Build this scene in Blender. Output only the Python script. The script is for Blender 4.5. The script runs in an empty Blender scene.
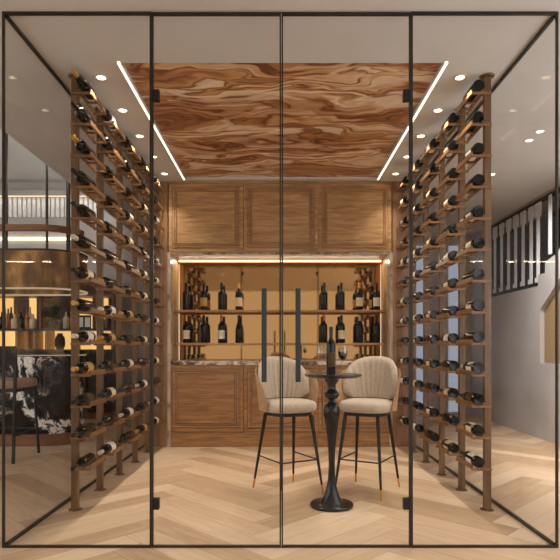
import bpy, bmesh, math, random
from mathutils import Vector, Matrix
R = math.radians
SC = bpy.context.scene
COL = SC.collection
random.seed(7)
F, HC, VX, VY = 550.0, 1.25, 279.0, 348.0

def at(px, Y): return (px - VX) / F * Y          # world x of an image column at depth Y
def zt(py, Y): return HC + (VY - py) / F * Y     # world z of an image row at depth Y

# ------------------------------------------------------------------ materials
def lin(c):
    return tuple(((v/255)/12.92 if v/255 <= .04045 else ((v/255+.055)/1.055)**2.4) for v in c) + (1,)

class NT:
    def __init__(s, name):
        s.m = bpy.data.materials.new(name); s.m.use_nodes = True
        s.t = s.m.node_tree; s.t.nodes.clear()
        s.out = s.n('ShaderNodeOutputMaterial')
    def n(s, ty, **kw):
        x = s.t.nodes.new(ty)
        for k, v in kw.items(): setattr(x, k, v)
        return x
    def l(s, a, b): s.t.links.new(a, b)
    def put(s, sock, v):
        if hasattr(v, 'is_linked') or hasattr(v, 'links'): s.l(v, sock)
        else: sock.default_value = v
    def ma(s, op, a, b=None, c=None):
        x = s.n('ShaderNodeMath', operation=op)
        s.put(x.inputs[0], a)
        if b is not None: s.put(x.inputs[1], b)
        if c is not None: s.put(x.inputs[2], c)
        return x.outputs[0]
    def coord(s): return s.n('ShaderNodeTexCoord').outputs['Object']
    def mapping(s, v, scale=(1,1,1), loc=(0,0,0), rot=(0,0,0)):
        x = s.n('ShaderNodeMapping'); s.l(v, x.inputs['Vector'])
        x.inputs['Scale'].default_value = scale; x.inputs['Location'].default_value = loc; x.inputs['Rotation'].default_value = rot
        return x.outputs[0]
    def noise(s, v, scale=5, detail=4, rough=.55, dist=0):
        x = s.n('ShaderNodeTexNoise'); s.l(v, x.inputs['Vector'])
        x.inputs['Scale'].default_value = scale; x.inputs['Detail'].default_value = detail
        x.inputs['Roughness'].default_value = rough; x.inputs['Distortion'].default_value = dist
        return x.outputs
    def ramp(s, f, stops, interp='LINEAR'):
        x = s.n('ShaderNodeValToRGB'); s.l(f, x.inputs[0]); e = x.color_ramp.elements; x.color_ramp.interpolation = interp
        while len(e) < len(stops): e.new(.5)
        for i, (p, c) in enumerate(stops): e[i].position = p; e[i].color = lin(c)
        return x.outputs[0]
    def mix(s, f, a, b, blend='MIX'):
        x = s.n('ShaderNodeMix', data_type='RGBA', blend_type=blend)
        s.put(x.inputs[0], f); s.put(x.inputs[6], a); s.put(x.inputs[7], b)
        return x.outputs[2]
    def comb(s, a, b, c):
        x = s.n('ShaderNodeCombineXYZ'); s.put(x.inputs[0], a); s.put(x.inputs[1], b); s.put(x.inputs[2], c); return x.outputs[0]
    def pbr(s, col, rough=.5, metal=0, spec=.5, bump=None, bstr=.1, bdist=.01, coat=0):
        b = s.n('ShaderNodeBsdfPrincipled')
        s.put(b.inputs['Base Color'], col); s.put(b.inputs['Roughness'], rough); s.put(b.inputs['Metallic'], metal)
        b.inputs['Specular IOR Level'].default_value = spec; b.inputs['Coat Weight'].default_value = coat
        if bump is not None:
            u = s.n('ShaderNodeBump'); s.l(bump, u.inputs['Height']); u.inputs['Strength'].default_value = bstr; u.inputs['Distance'].default_value = bdist
            s.l(u.outputs[0], b.inputs['Normal'])
        s.l(b.outputs[0], s.out.inputs[0]); return s.m

def plain(name, c, rough=.5, metal=0, spec=.5, var=.06, scale=12, coat=0):
    t = NT(name); f = t.noise(t.coord(), scale, 3)[0]
    a = tuple(max(0, v*(1-var)) for v in c); b = tuple(min(255, v*(1+var)) for v in c)
    return t.pbr(t.ramp(f, [(.3, a), (.7, b)]), rough, metal, spec, coat=coat)

def emit(name, c, strength):
    t = NT(name); e = t.n('ShaderNodeEmission'); e.inputs[0].default_value = lin(c); e.inputs[1].default_value = strength
    t.l(e.outputs[0], t.out.inputs[0]); return t.m

def wood(name, dark, mid, light, axis='x', fine=1.0, rough=.42, contrast=1.0):
    t = NT(name); c = t.coord()
    oi = t.n('ShaderNodeObjectInfo').outputs['Random']
    off = t.n('ShaderNodeVectorMath', operation='ADD'); t.l(c, off.inputs[0])
    t.l(t.comb(t.ma('MULTIPLY', oi, 13.7), t.ma('MULTIPLY', oi, 7.1), t.ma('MULTIPLY', oi, 5.3)), off.inputs[1])
    lo, hi = 1.1*fine, 11*fine
    sc = {'x': (lo, hi, hi), 'y': (hi, lo, hi), 'z': (hi, hi, lo)}[axis]
    m = t.mapping(off.outputs[0], sc)
    a = t.noise(m, 1.0, 5, .6, .6)[0]
    sc2 = tuple(v*5 if v == hi else v*2 for v in sc)
    b = t.noise(t.mapping(off.outputs[0], sc2), 1.0, 4, .6)[0]
    f = t.ma('ADD', t.ma('MULTIPLY', a, .68), t.ma('MULTIPLY', b, .32))
    col = t.ramp(f, [(.5-.16/contrast, dark), (.5, mid), (.5+.16/contrast, light)])
    return t.pbr(col, rough, bump=b, bstr=.08, bdist=.004)

def glass_mat(name, tint=(1, 1, 1), f0=.04, rough=0.0, grazing=1.0):
    t = NT(name); g = t.n('ShaderNodeNewGeometry')
    d = t.n('ShaderNodeVectorMath', operation='DOT_PRODUCT'); t.l(g.outputs['Normal'], d.inputs[0]); t.l(g.outputs['Incoming'], d.inputs[1])
    c = t.ma('ABSOLUTE', d.outputs['Value'])
    p = t.ma('POWER', t.ma('SUBTRACT', 1.0, c), 5.0)
    fr = t.ma('ADD', t.ma('MULTIPLY', p, grazing*(1-f0)), f0)
    tr = t.n('ShaderNodeBsdfTransparent'); tr.inputs[0].default_value = tint + (1,)
    gl = t.n('ShaderNodeBsdfGlossy'); gl.inputs['Roughness'].default_value = rough
    mx = t.n('ShaderNodeMixShader'); t.l(fr, mx.inputs[0]); t.l(tr.outputs[0], mx.inputs[1]); t.l(gl.outputs[0], mx.inputs[2])
    t.l(mx.outputs[0], t.out.inputs[0]); return t.m

M = {}
WD, WM, WL = (138, 102, 62), (174, 134, 88), (200, 162, 114)
M['walnut_h'] = wood('walnut horizontal grain', WD, WM, WL, 'x', 2.6, .42, 1.15)
M['walnut_v'] = wood('walnut vertical grain', (108, 76, 50), (136, 98, 66), (160, 120, 84), 'z')
M['walnut_base'] = wood('walnut darker horizontal grain', (116, 80, 46), (150, 107, 64), (176, 131, 84), 'x', 2.4, .42, 1.15)
M['bead_wood'] = wood('walnut beading', (136, 100, 68), (168, 126, 88), (190, 150, 110), 'x')
M['rack_wood'] = wood('rack oak', (82, 57, 33), (106, 76, 45), (128, 94, 58), 'z', 1.6)
M['tray_wood'] = wood('tray oak', (98, 66, 36), (128, 90, 50), (152, 110, 64), 'y', 1.6)
M['shelf_wood'] = wood('shelf oak', (160, 112, 68), (186, 136, 86), (204, 156, 106), 'x', 1.4)
M['plinth_wood'] = wood('plinth walnut', (88, 54, 32), (118, 74, 44), (140, 92, 58), 'x', 1)
M['frame'] = plain('dark bronze metal', (58, 56, 50), .42, .6)
M['handle'] = plain('blue grey metal', (48, 56, 60), .45, .3)
M['black'] = plain('satin black', (26, 26, 27), .4, 0, .3)
M['table'] = plain('black lacquer', (12, 13, 14), .24, 0, .45)
M['brass'] = plain('brushed brass', (205, 150, 70), .3, 1)
M['plaster'] = plain('white plaster ceiling', (202, 201, 198), .9, spec=.2, var=.015, scale=2)
M['wall_paint'] = plain('pale warm paint', (206, 200, 192), .85, spec=.2, var=.02, scale=2)
M['wall_grey'] = plain('pale grey plaster', (186, 181, 178), .8, spec=.25, var=.05, scale=1.6)
M['wall_sand'] = plain('sand plaster', (158, 130, 94), .85, spec=.2, var=.03, scale=2)
M['wall_amber'] = plain('warm tan paint', (196, 172, 138), .85, spec=.2, var=.02, scale=2)
M['void_shade'] = plain('painted stair void shade', (9, 12, 14), .9, var=.1, scale=3)  # near-black, so the shade of the stairwell is in the colour
M['white_metal'] = plain('white painted metal', (236, 237, 240), .5)
M['capsule_gold'] = plain('gold foil', (206, 160, 74), .35, .7)
M['capsule_white'] = plain('pale foil', (206, 198, 186), .4, .2)
M['capsule_black'] = plain('black foil', (26, 26, 28), .35, .3)
M['capsule_red'] = plain('copper foil', (176, 88, 48), .35, .5)
M['bottle'] = plain('dark bottle glass', (9, 11, 11), .12, 0, .3, var=.2)
M['cork'] = plain('cork', (170, 128, 84), .8)
def paper(name, c):
    t = NT(name); f = t.noise(t.mapping(t.coord(), (30, 30, 60)), 1.5, 2)[0]
    return t.pbr(t.ramp(f, [(.30, tuple(v*.8 for v in c)), (.40, c), (.9, tuple(min(255, v*1.05) for v in c))]), .7, spec=.2)
M['label_cream'] = paper('cream paper', (240, 224, 188))
M['label_white'] = paper('white paper', (242, 238, 230))
M['label_gold'] = paper('gold paper', (206, 164, 92))
M['label_dark'] = paper('dark printed paper', (88, 70, 44))
M['fabric'] = plain('beige upholstery', (192, 177, 157), .9, spec=.15, var=.04, scale=40)
M['fabric_tan'] = plain('tan leather', (176, 140, 108), .6, spec=.3, var=.05, scale=20)
M['fabric_rose'] = plain('rose beige upholstery', (160, 134, 116), .9, spec=.15, var=.05, scale=30)
M['glass'] = glass_mat('clear glass pane', (.985, .985, .98), .008, 0, .22)
M['glass_front'] = glass_mat('coated clear glass', (.985, .985, .98), .005, 0, .3)
M['wineglass'] = glass_mat('thin crystal', (.93, .94, .94), .08)
M['wine'] = plain('red wine', (40, 8, 10), .1)
M['leaf'] = plain('dark green leaves', (44, 62, 36), .5, var=.35, scale=9)
M['led'] = emit('warm white light strip', (255, 232, 200), 3.4)
M['led_niche'] = emit('warm strip behind the shelf', (255, 228, 184), 2.6)
M['led_soft'] = emit('soft warm strip', (255, 226, 188), 1.3)
M['led_dim'] = emit('dim warm strip', (255, 226, 188), .45)
M['lens'] = emit('downlight lens', (255, 228, 190), 9.0)
M['ivory'] = plain('ivory porcelain', (214, 196, 160), .4)
M['amber_glass'] = plain('amber spirit', (150, 84, 22), .15)
M['wine_red'] = plain('dark red lacquer', (96, 28, 30), .4)

# bronze mirror
t = NT('bronze mirror'); f = t.noise(t.coord(), 1.2, 1)[0]
M['mirror'] = t.pbr(t.ramp(f, [(.2, (198, 153, 99)), (.8, (204, 159, 105))]), .035, 1)

# figured veneer of the ceiling panel
t = NT('figured veneer'); c = t.coord()
w1 = t.noise(t.mapping(c, (1.2, 2.0, 1)), 1.0, 2.5, .5)[1]
sub = t.n('ShaderNodeVectorMath', operation='SUBTRACT'); t.l(w1, sub.inputs[0]); sub.inputs[1].default_value = (.5, .5, .5)
scl = t.n('ShaderNodeVectorMath', operation='MULTIPLY'); t.l(sub.outputs[0], scl.inputs[0]); scl.inputs[1].default_value = (1.5, .8, 0)
add = t.n('ShaderNodeVectorMath', operation='ADD'); t.l(c, add.inputs[0]); t.l(scl.outputs[0], add.inputs[1])
W = add.outputs[0]
h = t.noise(t.mapping(W, (.6, 2.7, 1)), 1.0, 3, .5, .5)[0]
fine = t.noise(t.mapping(W, (2.0, 22, 1)), 1.0, 4, .65)[0]
f2 = t.ma('ADD', h, t.ma('MULTIPLY', t.ma('SUBTRACT', fine, .5), .07))
base = t.ramp(f2, [(.0, (210, 182, 150)), (.36, (230, 212, 190)), (.382, (146, 98, 62)), (.395, (206, 168, 128)), (.43, (228, 202, 170)), (.46, (192, 144, 98)), (.474, (108, 70, 44)),
                   (.486, (164, 112, 72)), (.52, (206, 162, 114)), (.542, (128, 84, 54)), (.556, (222, 198, 172)), (.60, (238, 224, 206)), (.63, (206, 168, 126)), (.645, (136, 90, 56)), (.665, (214, 180, 140)), (1, (230, 210, 184))])
tint = t.ramp(t.noise(t.mapping(W, (.8, 3.6, 1), (9, 1, 0)), 1.0, 3, .55)[0], [(.40, (194, 152, 118)), (.47, (236, 216, 194)), (.54, (255, 252, 248))])
base2 = base
M['veneer'] = t.pbr(t.mix(.9, base2, tint, 'MULTIPLY'), .38, bump=fine, bstr=.05)

# herringbone oak floor
t = NT('herringbone oak'); c = t.coord()
sx = t.n('ShaderNodeSeparateXYZ'); t.l(c, sx.inputs[0]); X, Y = sx.outputs[0], sx.outputs[1]
Wp, NN = .20, 6
k2 = 1/(math.sqrt(2)*Wp)
u = t.ma('MULTIPLY', t.ma('ADD', X, t.ma('ADD', Y, 40.07)), k2)
v = t.ma('MULTIPLY', t.ma('ADD', t.ma('SUBTRACT', Y, X), 40.0), k2)
i, j = t.ma('FLOOR', u), t.ma('FLOOR', v)
k = t.ma('FLOORED_MODULO', t.ma('SUBTRACT', i, j), 2*NN)
isH = t.ma('LESS_THAN', k, NN - .5)
def sel(a, b):
    return t.ma('ADD', t.ma('MULTIPLY', a, isH), t.ma('MULTIPLY', b, t.ma('SUBTRACT', 1.0, isH)))
h0 = t.ma('SUBTRACT', i, k); v0 = t.ma('SUBTRACT', j, t.ma('SUBTRACT', 2*NN-1, k))
along = sel(t.ma('SUBTRACT', u, h0), t.ma('SUBTRACT', v, v0))
across = sel(t.ma('SUBTRACT', v, j), t.ma('SUBTRACT', u, i))
ida, idb = sel(h0, i), sel(j, t.ma('ADD', v0, .37))
wn = t.n('ShaderNodeTexWhiteNoise', noise_dimensions='2D'); t.l(t.comb(ida, idb, 0.0), wn.inputs['Vector'])
rnd = wn.outputs['Value']
g1 = t.noise(t.comb(t.ma('MULTIPLY', along, .35), t.ma('MULTIPLY', across, 3.2), t.ma('MULTIPLY', rnd, 90)), 1.0, 5, .6, .9)[0]
g2 = t.noise(t.comb(t.ma('MULTIPLY', along, 1.2), t.ma('MULTIPLY', across, 22), t.ma('MULTIPLY', rnd, 50)), 1.0, 4, .6)[0]
fv = t.ma('ADD', t.ma('MULTIPLY', t.ma('ADD', rnd, -.1), .42), t.ma('ADD', t.ma('MULTIPLY', g1, .46), t.ma('MULTIPLY', g2, .3)))
col = t.ramp(fv, [(.3, (164, 134, 104)), (.5, (188, 158, 126)), (.72, (206, 180, 150))])
e1 = t.ma('MINIMUM', across, t.ma('SUBTRACT', 1.0, across)); e2 = t.ma('MINIMUM', along, t.ma('SUBTRACT', float(NN), along))
seam = t.ma('LESS_THAN', t.ma('MINIMUM', e1, e2), .012)
M['floor'] = t.pbr(t.mix(t.ma('MULTIPLY', seam, .4), col, lin((112, 82, 56))), .46, spec=.35, bump=g2, bstr=.04)

# black marble with white veins
t = NT('black marble'); c = t.coord()
w = t.noise(c, 1.4, 5, .6)[1]
ad = t.n('ShaderNodeVectorMath', operation='MULTIPLY_ADD'); t.l(w, ad.inputs[0]); ad.inputs[1].default_value = (.9, .9, .9); t.l(c, ad.inputs[2])
n1 = t.noise(t.mapping(ad.outputs[0], (1.0, 1, 1.0), rot=(0, R(38), 0)), 1.5, 6, .62)[0]
mk = t.noise(t.mapping(c, (.7, .7, .7), (3, 1, 0), (0, R(38), 0)), 1.1, 2)[0]
vein = t.ma('ADD', t.ma('ABSOLUTE', t.ma('SUBTRACT', n1, .5)), t.ma('MULTIPLY', t.ma('MAXIMUM', t.ma('SUBTRACT', mk, .50), 0.0), .4))
M['marble_black'] = t.pbr(t.ramp(vein, [(.0, (255, 253, 248)), (.016, (236, 232, 226)), (.03, (80, 80, 80)), (.06, (14, 17, 18))]), .2, spec=.2)
t = NT('brown veined stone'); c = t.coord()
n1 = t.noise(t.mapping(c, (1.6, 3, 3)), 2.6, 6, .62, 1.6)[0]
M['stone'] = t.pbr(t.ramp(n1, [(.36, (66, 48, 42)), (.46, (136, 112, 98)), (.55, (206, 192, 176)), (.66, (226, 214, 200))]), .25)

t = NT('pale veined stone'); c = t.coord()
n1 = t.noise(t.mapping(c, (3, 3, 1.2)), 2.6, 6, .62, 1.2)[0]
M['stone_pale'] = t.pbr(t.ramp(n1, [(.34, (104, 86, 72)), (.46, (156, 138, 118)), (.6, (186, 170, 150))]), .25)
# perforated bronze mesh
t = NT('bronze mesh'); c = t.coord()
vo = t.n('ShaderNodeTexVoronoi'); t.l(c, vo.inputs['Vector']); vo.inputs['Scale'].default_value = 34
bg = t.noise(t.mapping(c, (3, 3, 1.2)), 1.6, 4)[0]
cm = t.mix(.5, t.ramp(bg, [(.36, (90, 66, 38)), (.5, (160, 122, 72)), (.62, (226, 178, 104))]), t.ramp(vo.outputs[0], [(.1, (50, 36, 22)), (.6, (178, 140, 84))]), 'MULTIPLY')
M['mesh'] = t.pbr(t.mix(.25, cm, lin((140, 106, 62))), .35, .5)
# backlit amber panel
t = NT('backlit amber panel'); c = t.coord()
f = t.noise(t.mapping(c, (1.6, 1, .4)), 1.4, 2)[0]
e = t.n('ShaderNodeEmission'); t.l(t.ramp(f, [(.3, (222, 164, 86)), (.7, (244, 200, 124))]), e.inputs[0]); e.inputs[1].default_value = 1.25
t.l(e.outputs[0], t.out.inputs[0]); M['amber'] = t.m
M['fill_front'] = emit('added front fill pane', (255, 246, 234), .8)  # glowing pane of the added windows behind the camera
M['fill_side'] = emit('added side fill pane', (250, 248, 250), 2.7)  # glowing pane of the added windows in the side walls
M['daylight'] = emit('daylit window pane', (196, 206, 226), .55)

# ------------------------------------------------------------------ geometry helpers
def newbm(): return bmesh.new()

def box(bm, x0, x1, y0, y1, z0, z1, bev=0):
    r = bmesh.ops.create_cube(bm, size=1)
    vs = r['verts']
    bmesh.ops.scale(bm, vec=(x1-x0, y1-y0, z1-z0), verts=vs)
    bmesh.ops.translate(bm, vec=((x0+x1)/2, (y0+y1)/2, (z0+z1)/2), verts=vs)
    if bev:
        es = list({e for v in vs for e in v.link_edges})
        bmesh.ops.bevel(bm, geom=es, offset=bev, segments=2, affect='EDGES', profile=.5)
    return bm

def rod(bm, p, q, r0, r1=None, n=14):
    r1 = r0 if r1 is None else r1
    p, q = Vector(p), Vector(q); d = q-p
    mat = Matrix.Translation((p+q)/2) @ d.to_track_quat('Z', 'Y').to_matrix().to_4x4()
    bmesh.ops.create_cone(bm, cap_ends=True, cap_tris=False, segments=n, radius1=r0, radius2=r1, depth=d.length, matrix=mat)
    return bm

def bar(bm, p, q, w, h):
    p, q = Vector(p), Vector(q); d = q-p
    r = bmesh.ops.create_cube(bm, size=1)
    mat = Matrix.Translation((p+q)/2) @ d.to_track_quat('Z', 'Y').to_matrix().to_4x4() @ Matrix.Diagonal((w, h, d.length, 1))
    bmesh.ops.transform(bm, matrix=mat, verts=r['verts']); return bm

def lathe(bm, prof, n=24, x=0, y=0, z=0):
    rows = []
    for r, h in prof:
        if r < 1e-5: rows.append([bm.verts.new((x, y, z+h))])
        else: rows.append([bm.verts.new((x+r*math.cos(2*math.pi*a/n), y+r*math.sin(2*math.pi*a/n), z+h)) for a in range(n)])
    for A, B in zip(rows, rows[1:]):
        for a in range(n):
            b = (a+1) % n
            if len(A) == 1 and len(B) == 1: continue
            if len(A) == 1: bm.faces.new((A[0], B[b], B[a]))
            elif len(B) == 1: bm.faces.new((A[a], A[b], B[0]))
            else: bm.faces.new((A[a], A[b], B[b], B[a]))
    return bm

def prism(bm, pts, z0, z1):
    lo = [bm.verts.new((p[0], p[1], z0)) for p in pts]; hi = [bm.verts.new((p[0], p[1], z1)) for p in pts]
    n = len(pts)
    bm.faces.new(lo[::-1]); bm.faces.new(hi)
    for a in range(n): bm.faces.new((lo[a], lo[(a+1) % n], hi[(a+1) % n], hi[a]))
    return bm

def band(bm, outer, inner, z0, z1, closed=True):
    n = len(outer)
    vs = [[bm.verts.new((p[0], p[1], z)) for p in pts] for pts, z in ((outer, z0), (outer, z1), (inner, z1), (inner, z0))]
    for a in range(n if closed else n-1):
        b = (a+1) % n
        for k in range(4):
            P, Q = vs[k], vs[(k+1) % 4]
            bm.faces.new((P[a], P[b], Q[b], Q[a]))
    if not closed:
        for a in (0, n-1): bm.faces.new([vs[k][a] for k in range(4)])
    return bm

def holed_wall(bm, outer, holes, to3d, thick):
    """A flat wall with openings; outlines in 2-D, to3d(a, b, depth) places them."""
    edges = []
    for loop in [outer] + holes:
        vs = [bm.verts.new((p[0], p[1], 0)) for p in loop]
        edges += [bm.edges.new((vs[a], vs[(a+1) % len(vs)])) for a in range(len(vs))]
    g = bmesh.ops.triangle_fill(bm, use_beauty=True, use_dissolve=False, edges=edges)
    fs = [f for f in g['geom'] if isinstance(f, bmesh.types.BMFace)]
    ex = bmesh.ops.extrude_face_region(bm, geom=fs)
    nv = [e for e in ex['geom'] if isinstance(e, bmesh.types.BMVert)]
    for vv in nv: vv.co.z = thick
    for vv in bm.verts: vv.co = Vector(to3d(vv.co.x, vv.co.y, vv.co.z))
    return bm

def link(name, bm, mat, parent=None, smooth=False, angle=40):
    bmesh.ops.recalc_face_normals(bm, faces=bm.faces[:])
    me = bpy.data.meshes.new(name); bm.to_mesh(me); bm.free()
    me.materials.append(M[mat] if isinstance(mat, str) else mat)
    if smooth:
        for p in me.polygons: p.use_smooth = True
        try: me.set_sharp_from_angle(angle=R(angle))
        except Exception: pass
    o = bpy.data.objects.new(name, me); COL.objects.link(o)
    if parent: o.parent = parent
    return o

def tag(o, label=None, cat=None, group=None, kind=None):
    for k, v in (('label', label), ('category', cat), ('group', group), ('kind', kind)):
        if v: o[k] = v
    return o

def thing(name, label, cat, loc=(0, 0, 0), rz=0, group=None):
    o = bpy.data.objects.new(name, None); COL.objects.link(o); o.location = loc; o.rotation_euler = (0, 0, rz)
    o.empty_display_size = .1
    return tag(o, label, cat, group)

def struct(name, bm, mat, label, cat, **kw):
    return tag(link(name, bm, mat, **kw), label, cat, None, 'structure')

def copy_tree(o, parent=None):
    c = o.copy(); COL.objects.link(c); c.parent = parent
    for ch in [x for x in KIDS.get(o.name, [])]: copy_tree(ch, c)
    return c
KIDS = {}
def register(o):
    def walk(x):
        KIDS[x.name] = list(x.children)
        for ch in x.children: walk(ch)
    walk(o)

ORD = ['first', 'second', 'third', 'fourth', 'fifth', 'sixth', 'seventh', 'eighth', 'ninth', 'tenth', 'eleventh', 'twelfth', 'thirteenth']

# ------------------------------------------------------------------ key dimensions
YG = 3.447                                   # glass front
GL, GR = at(4.5, YG), at(556, YG)            # side glass planes
ZC = 3.354                                   # ceiling
YW = 6.95                                    # joinery front
YM = 7.55                                    # mirror
XE = -2.63                                   # edge of the lowered ceiling
XR = 3.6                                     # side wall with the stair
YB = 10.3                                    # far wall
XL, YF = -8.0, -4.5
ZH = 4.05

# ------------------------------------------------------------------ setting
ORD_ = ORD
b = newbm(); box(b, XL, XR+2.4, YF, YB+.2, -.1, 0)
struct('floor', b, 'floor', 'pale oak herringbone plank floor through both rooms', 'floor')
# lowered ceiling with a rectangular recess for the veneer panel
PX0, PX1, PY0, PY1 = at(121.5, 4.07), at(443.5, 4.07), 4.06, 6.85
b = newbm()
holed_wall(b, [(XE, YF), (XR+2.4, YF), (XR+2.4, YB+.2), (XE, YB+.2)], [[(PX0, PY0), (PX1, PY0), (PX1, PY1), (PX0, PY1)]],
           lambda p, q, d: (p, q, ZC + d), .025)
struct('ceiling', b, 'plaster', 'smooth off-white lowered ceiling above the wine room', 'ceiling')
b = newbm(); box(b, PX0-.05, PX1+.05, PY0-.05, PY1+.05, ZC+.026, ZC+.08)
tag(link('veneer_panel', b, 'veneer'), 'swirling figured brown wood panel set into the ceiling', 'ceiling panel')
b = newbm(); box(b, XL, XE+.0, YF, YB+.2, ZH+.3, ZH+.4); 
struct('ceiling_raised', b, 'plaster', 'higher off-white ceiling over the bar area', 'ceiling')
b = newbm(); box(b, XE-.04, XE-.001, YF, YB+.2, ZC, ZH+.3)
struct('trim_fascia', b, 'plaster', 'white upstand where the lowered ceiling ends by the bar', 'ceiling edge')

# far wall with two tall windows
wins = [(at(447.5, YB), at(462, YB), .02, 3.2), (at(412, YB), at(426.5, YB), .02, 3.2)]
b = newbm(); holed_wall(b, [(XL, 0), (XR+2.4, 0), (XR+2.4, ZH+.3), (XL, ZH+.3)], [[(w[0], w[2]), (w[1], w[2]), (w[1], w[3]), (w[0], w[3])] for w in wins],
                        lambda p, q, d: (p, YB + d, q), .15)
struct('wall_back', b, 'wall_grey', 'pale grey far wall behind the bar and wine room', 'wall')
for n, w in enumerate(wins):
    win = thing('window_%d' % (n+10), 'tall narrow bluish daylit window in the far wall %s' % ('nearer the stair', 'nearer the wooden joinery')[n], 'window'); win['kind'] = 'structure'
    b = newbm(); box(b, w[0]+.03, w[1]-.03, YB+.07, YB+.09, w[2]+.03, w[3]-.03); link('pane', b, 'daylight', win)
    b = newbm()
    for x0, x1, z0, z1 in ((w[0], w[0]+.03, w[2], w[3]), (w[1]-.03, w[1], w[2], w[3]), (w[0]+.03, w[1]-.03, w[2], w[2]+.03), (w[0]+.03, w[1]-.03, w[3]-.03, w[3])):
        box(b, x0, x1, YB+.04, YB+.12, z0, z1)
    link('window_frame', b, 'white_metal', win)
FILLWIN = [(-7.7, -4.3), (-4.0, 4.0)]  # openings for the added fill windows
b = newbm(); holed_wall(b, [(XL, 0), (XR+2.4, 0), (XR+2.4, ZH+.3), (XL, ZH+.3)], [[(x0, .05), (x1, .05), (x1, 3.3), (x0, 3.3)] for x0, x1 in FILLWIN],
                        lambda p, q, d: (p, YF - d, q), .15)
struct('wall_front', b, 'wall_paint', 'pale wall of wide added fill windows facing the glass front', 'wall')
b = newbm(); holed_wall(b, [(YF, 0), (YB, 0), (YB, ZH+.3), (YF, ZH+.3)], [[(-3.5, .6), (8.5, .6), (8.5, 3.6), (-3.5, 3.6)]], lambda p, q, d: (XL - d, p, q), .15)
struct('wall_left', b, 'wall_paint', 'pale wall with a wide added fill window at the far end of the bar', 'wall')
def fill_window(n, label, along, fix, sgn, a0, a1, z0, z1, mat):  # unseen windows with glowing panes, added to brighten the rooms
    win = thing('window_%d' % n, label, 'window'); win['kind'] = 'structure'
    def bx(b, p0, p1, d0, d1, za, zb):
        d0, d1 = sorted((fix+sgn*d0, fix+sgn*d1))
        if along == 'x': box(b, p0, p1, d0, d1, za, zb)
        else: box(b, d0, d1, p0, p1, za, zb)
    b = newbm(); bx(b, a0+.03, a1-.03, .08, .1, z0+.03, z1-.03); link('pane', b, mat, win)
    b = newbm(); bx(b, a0, a0+.03, .05, .12, z0, z1); bx(b, a1-.03, a1, .05, .12, z0, z1); bx(b, a0+.03, a1-.03, .05, .12, z0, z0+.03); bx(b, a0+.03, a1-.03, .05, .12, z1-.03, z1)
    link('window_frame', b, 'white_metal', win)
fill_window(6, 'added fill-light window facing the bar counter', 'x', YF, -1, FILLWIN[0][0], FILLWIN[0][1], .05, 3.3, 'fill_front')
fill_window(7, 'wide added fill-light window facing the wine room', 'x', YF, -1, FILLWIN[1][0], FILLWIN[1][1], .05, 3.3, 'fill_front')
fill_window(8, 'wide added fill-light window in the wall at the end of the bar', 'y', XL, -1, -3.5, 8.5, .6, 3.6, 'fill_side')
fill_window(9, 'added fill-light window in the stair wall in front of the glass', 'y', XR, 1, -3.5, 4.5, .6, 3.1, 'fill_side')

# side wall with stair opening and the recess below the flight
def wy(px): return XR*F/(px-VX)
O1 = [(9.55, 2.11), (wy(538), 2.11), (wy(538), zt(275, wy(538))), (wy(545), zt(273, wy(545))), (wy(545), zt(262, wy(545))),
      (wy(556), zt(254, wy(556))), (6.3, 3.0), (6.3, 3.335), (9.55, 3.335)]
O2 = [(wy(540), zt(310, wy(540))), (wy(540), zt(363, wy(540))), (6.4, zt(363, wy(540))), (6.4, 2.6)]
b = newbm(); holed_wall(b, [(YF, 0), (YB, 0), (YB, ZC), (YF, ZC)], [O1, O2, [(-3.5, .6), (4.5, .6), (4.5, 3.1), (-3.5, 3.1)]], lambda p, q, d: (XR + d, p, q), .06)
struct('wall_right', b, 'wall_grey', 'grey plaster side wall with the stair opening', 'wall')
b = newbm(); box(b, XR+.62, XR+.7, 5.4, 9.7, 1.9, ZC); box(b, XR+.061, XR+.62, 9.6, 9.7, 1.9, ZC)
struct('wall_stair', b, 'void_shade', 'near-black wall painting the shade inside the stair opening', 'wall')
b = newbm(); box(b, XR+.0605, XR+.16, 6.2, 7.65, .9, 1.95); box(b, XR+.0605, XR+.16, 6.2, 7.3, 1.95, 2.3)
struct('wall_niche', b, 'wall_sand', 'sand coloured back of the recess under the stair', 'wall')
st = thing('stair_flight', 'white stair rising behind the balusters in the grey wall', 'stairs', (XR, 7.6, 0)); st['kind'] = 'structure'
for q in range(4):
    b = newbm(); box(b, .07, .6, -.28*(q+1), -.28*q, 1.95+.19*q-.1, 1.95+.19*(q+1)); link('step', b, 'white_metal', st)
b = newbm(); box(b, .07, .6, .0, 1.95, 2.0, 2.1); link('landing', b, 'void_shade', st)
bal = thing('stair_balustrade', 'white stair balusters with wide tops in the dark opening', 'balustrade', (XR, 0, 0))
for px in (486.5, 493.5, 500, 507, 514, 521.5, 529.5, 536.5):
    y = wy(px+1.0); b = newbm()
    box(b, .004, .014, y-.042, y+.042, 2.17, 3.08)
    box(b, .002, .018, y-.085, y+.085, 3.08, 3.27)
    box(b, .004, .014, y+.042, y+.09, 2.17, 2.235)
    link('baluster', b, 'white_metal', bal)
y = wy(549.5); b = newbm(); box(b, .004, .014, y-.042, y+.042, 2.5, 3.29); link('baluster', b, 'white_metal', bal)
b = newbm(); box(b, .03, .11, 6.4, 9.5, 3.30, 3.33); link('handrail', b, 'frame', bal)
b = newbm(); box(b, .03, .11, wy(537.5), 9.5, 2.112, 2.122); link('bottom_rail', b, 'frame', bal)

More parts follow.
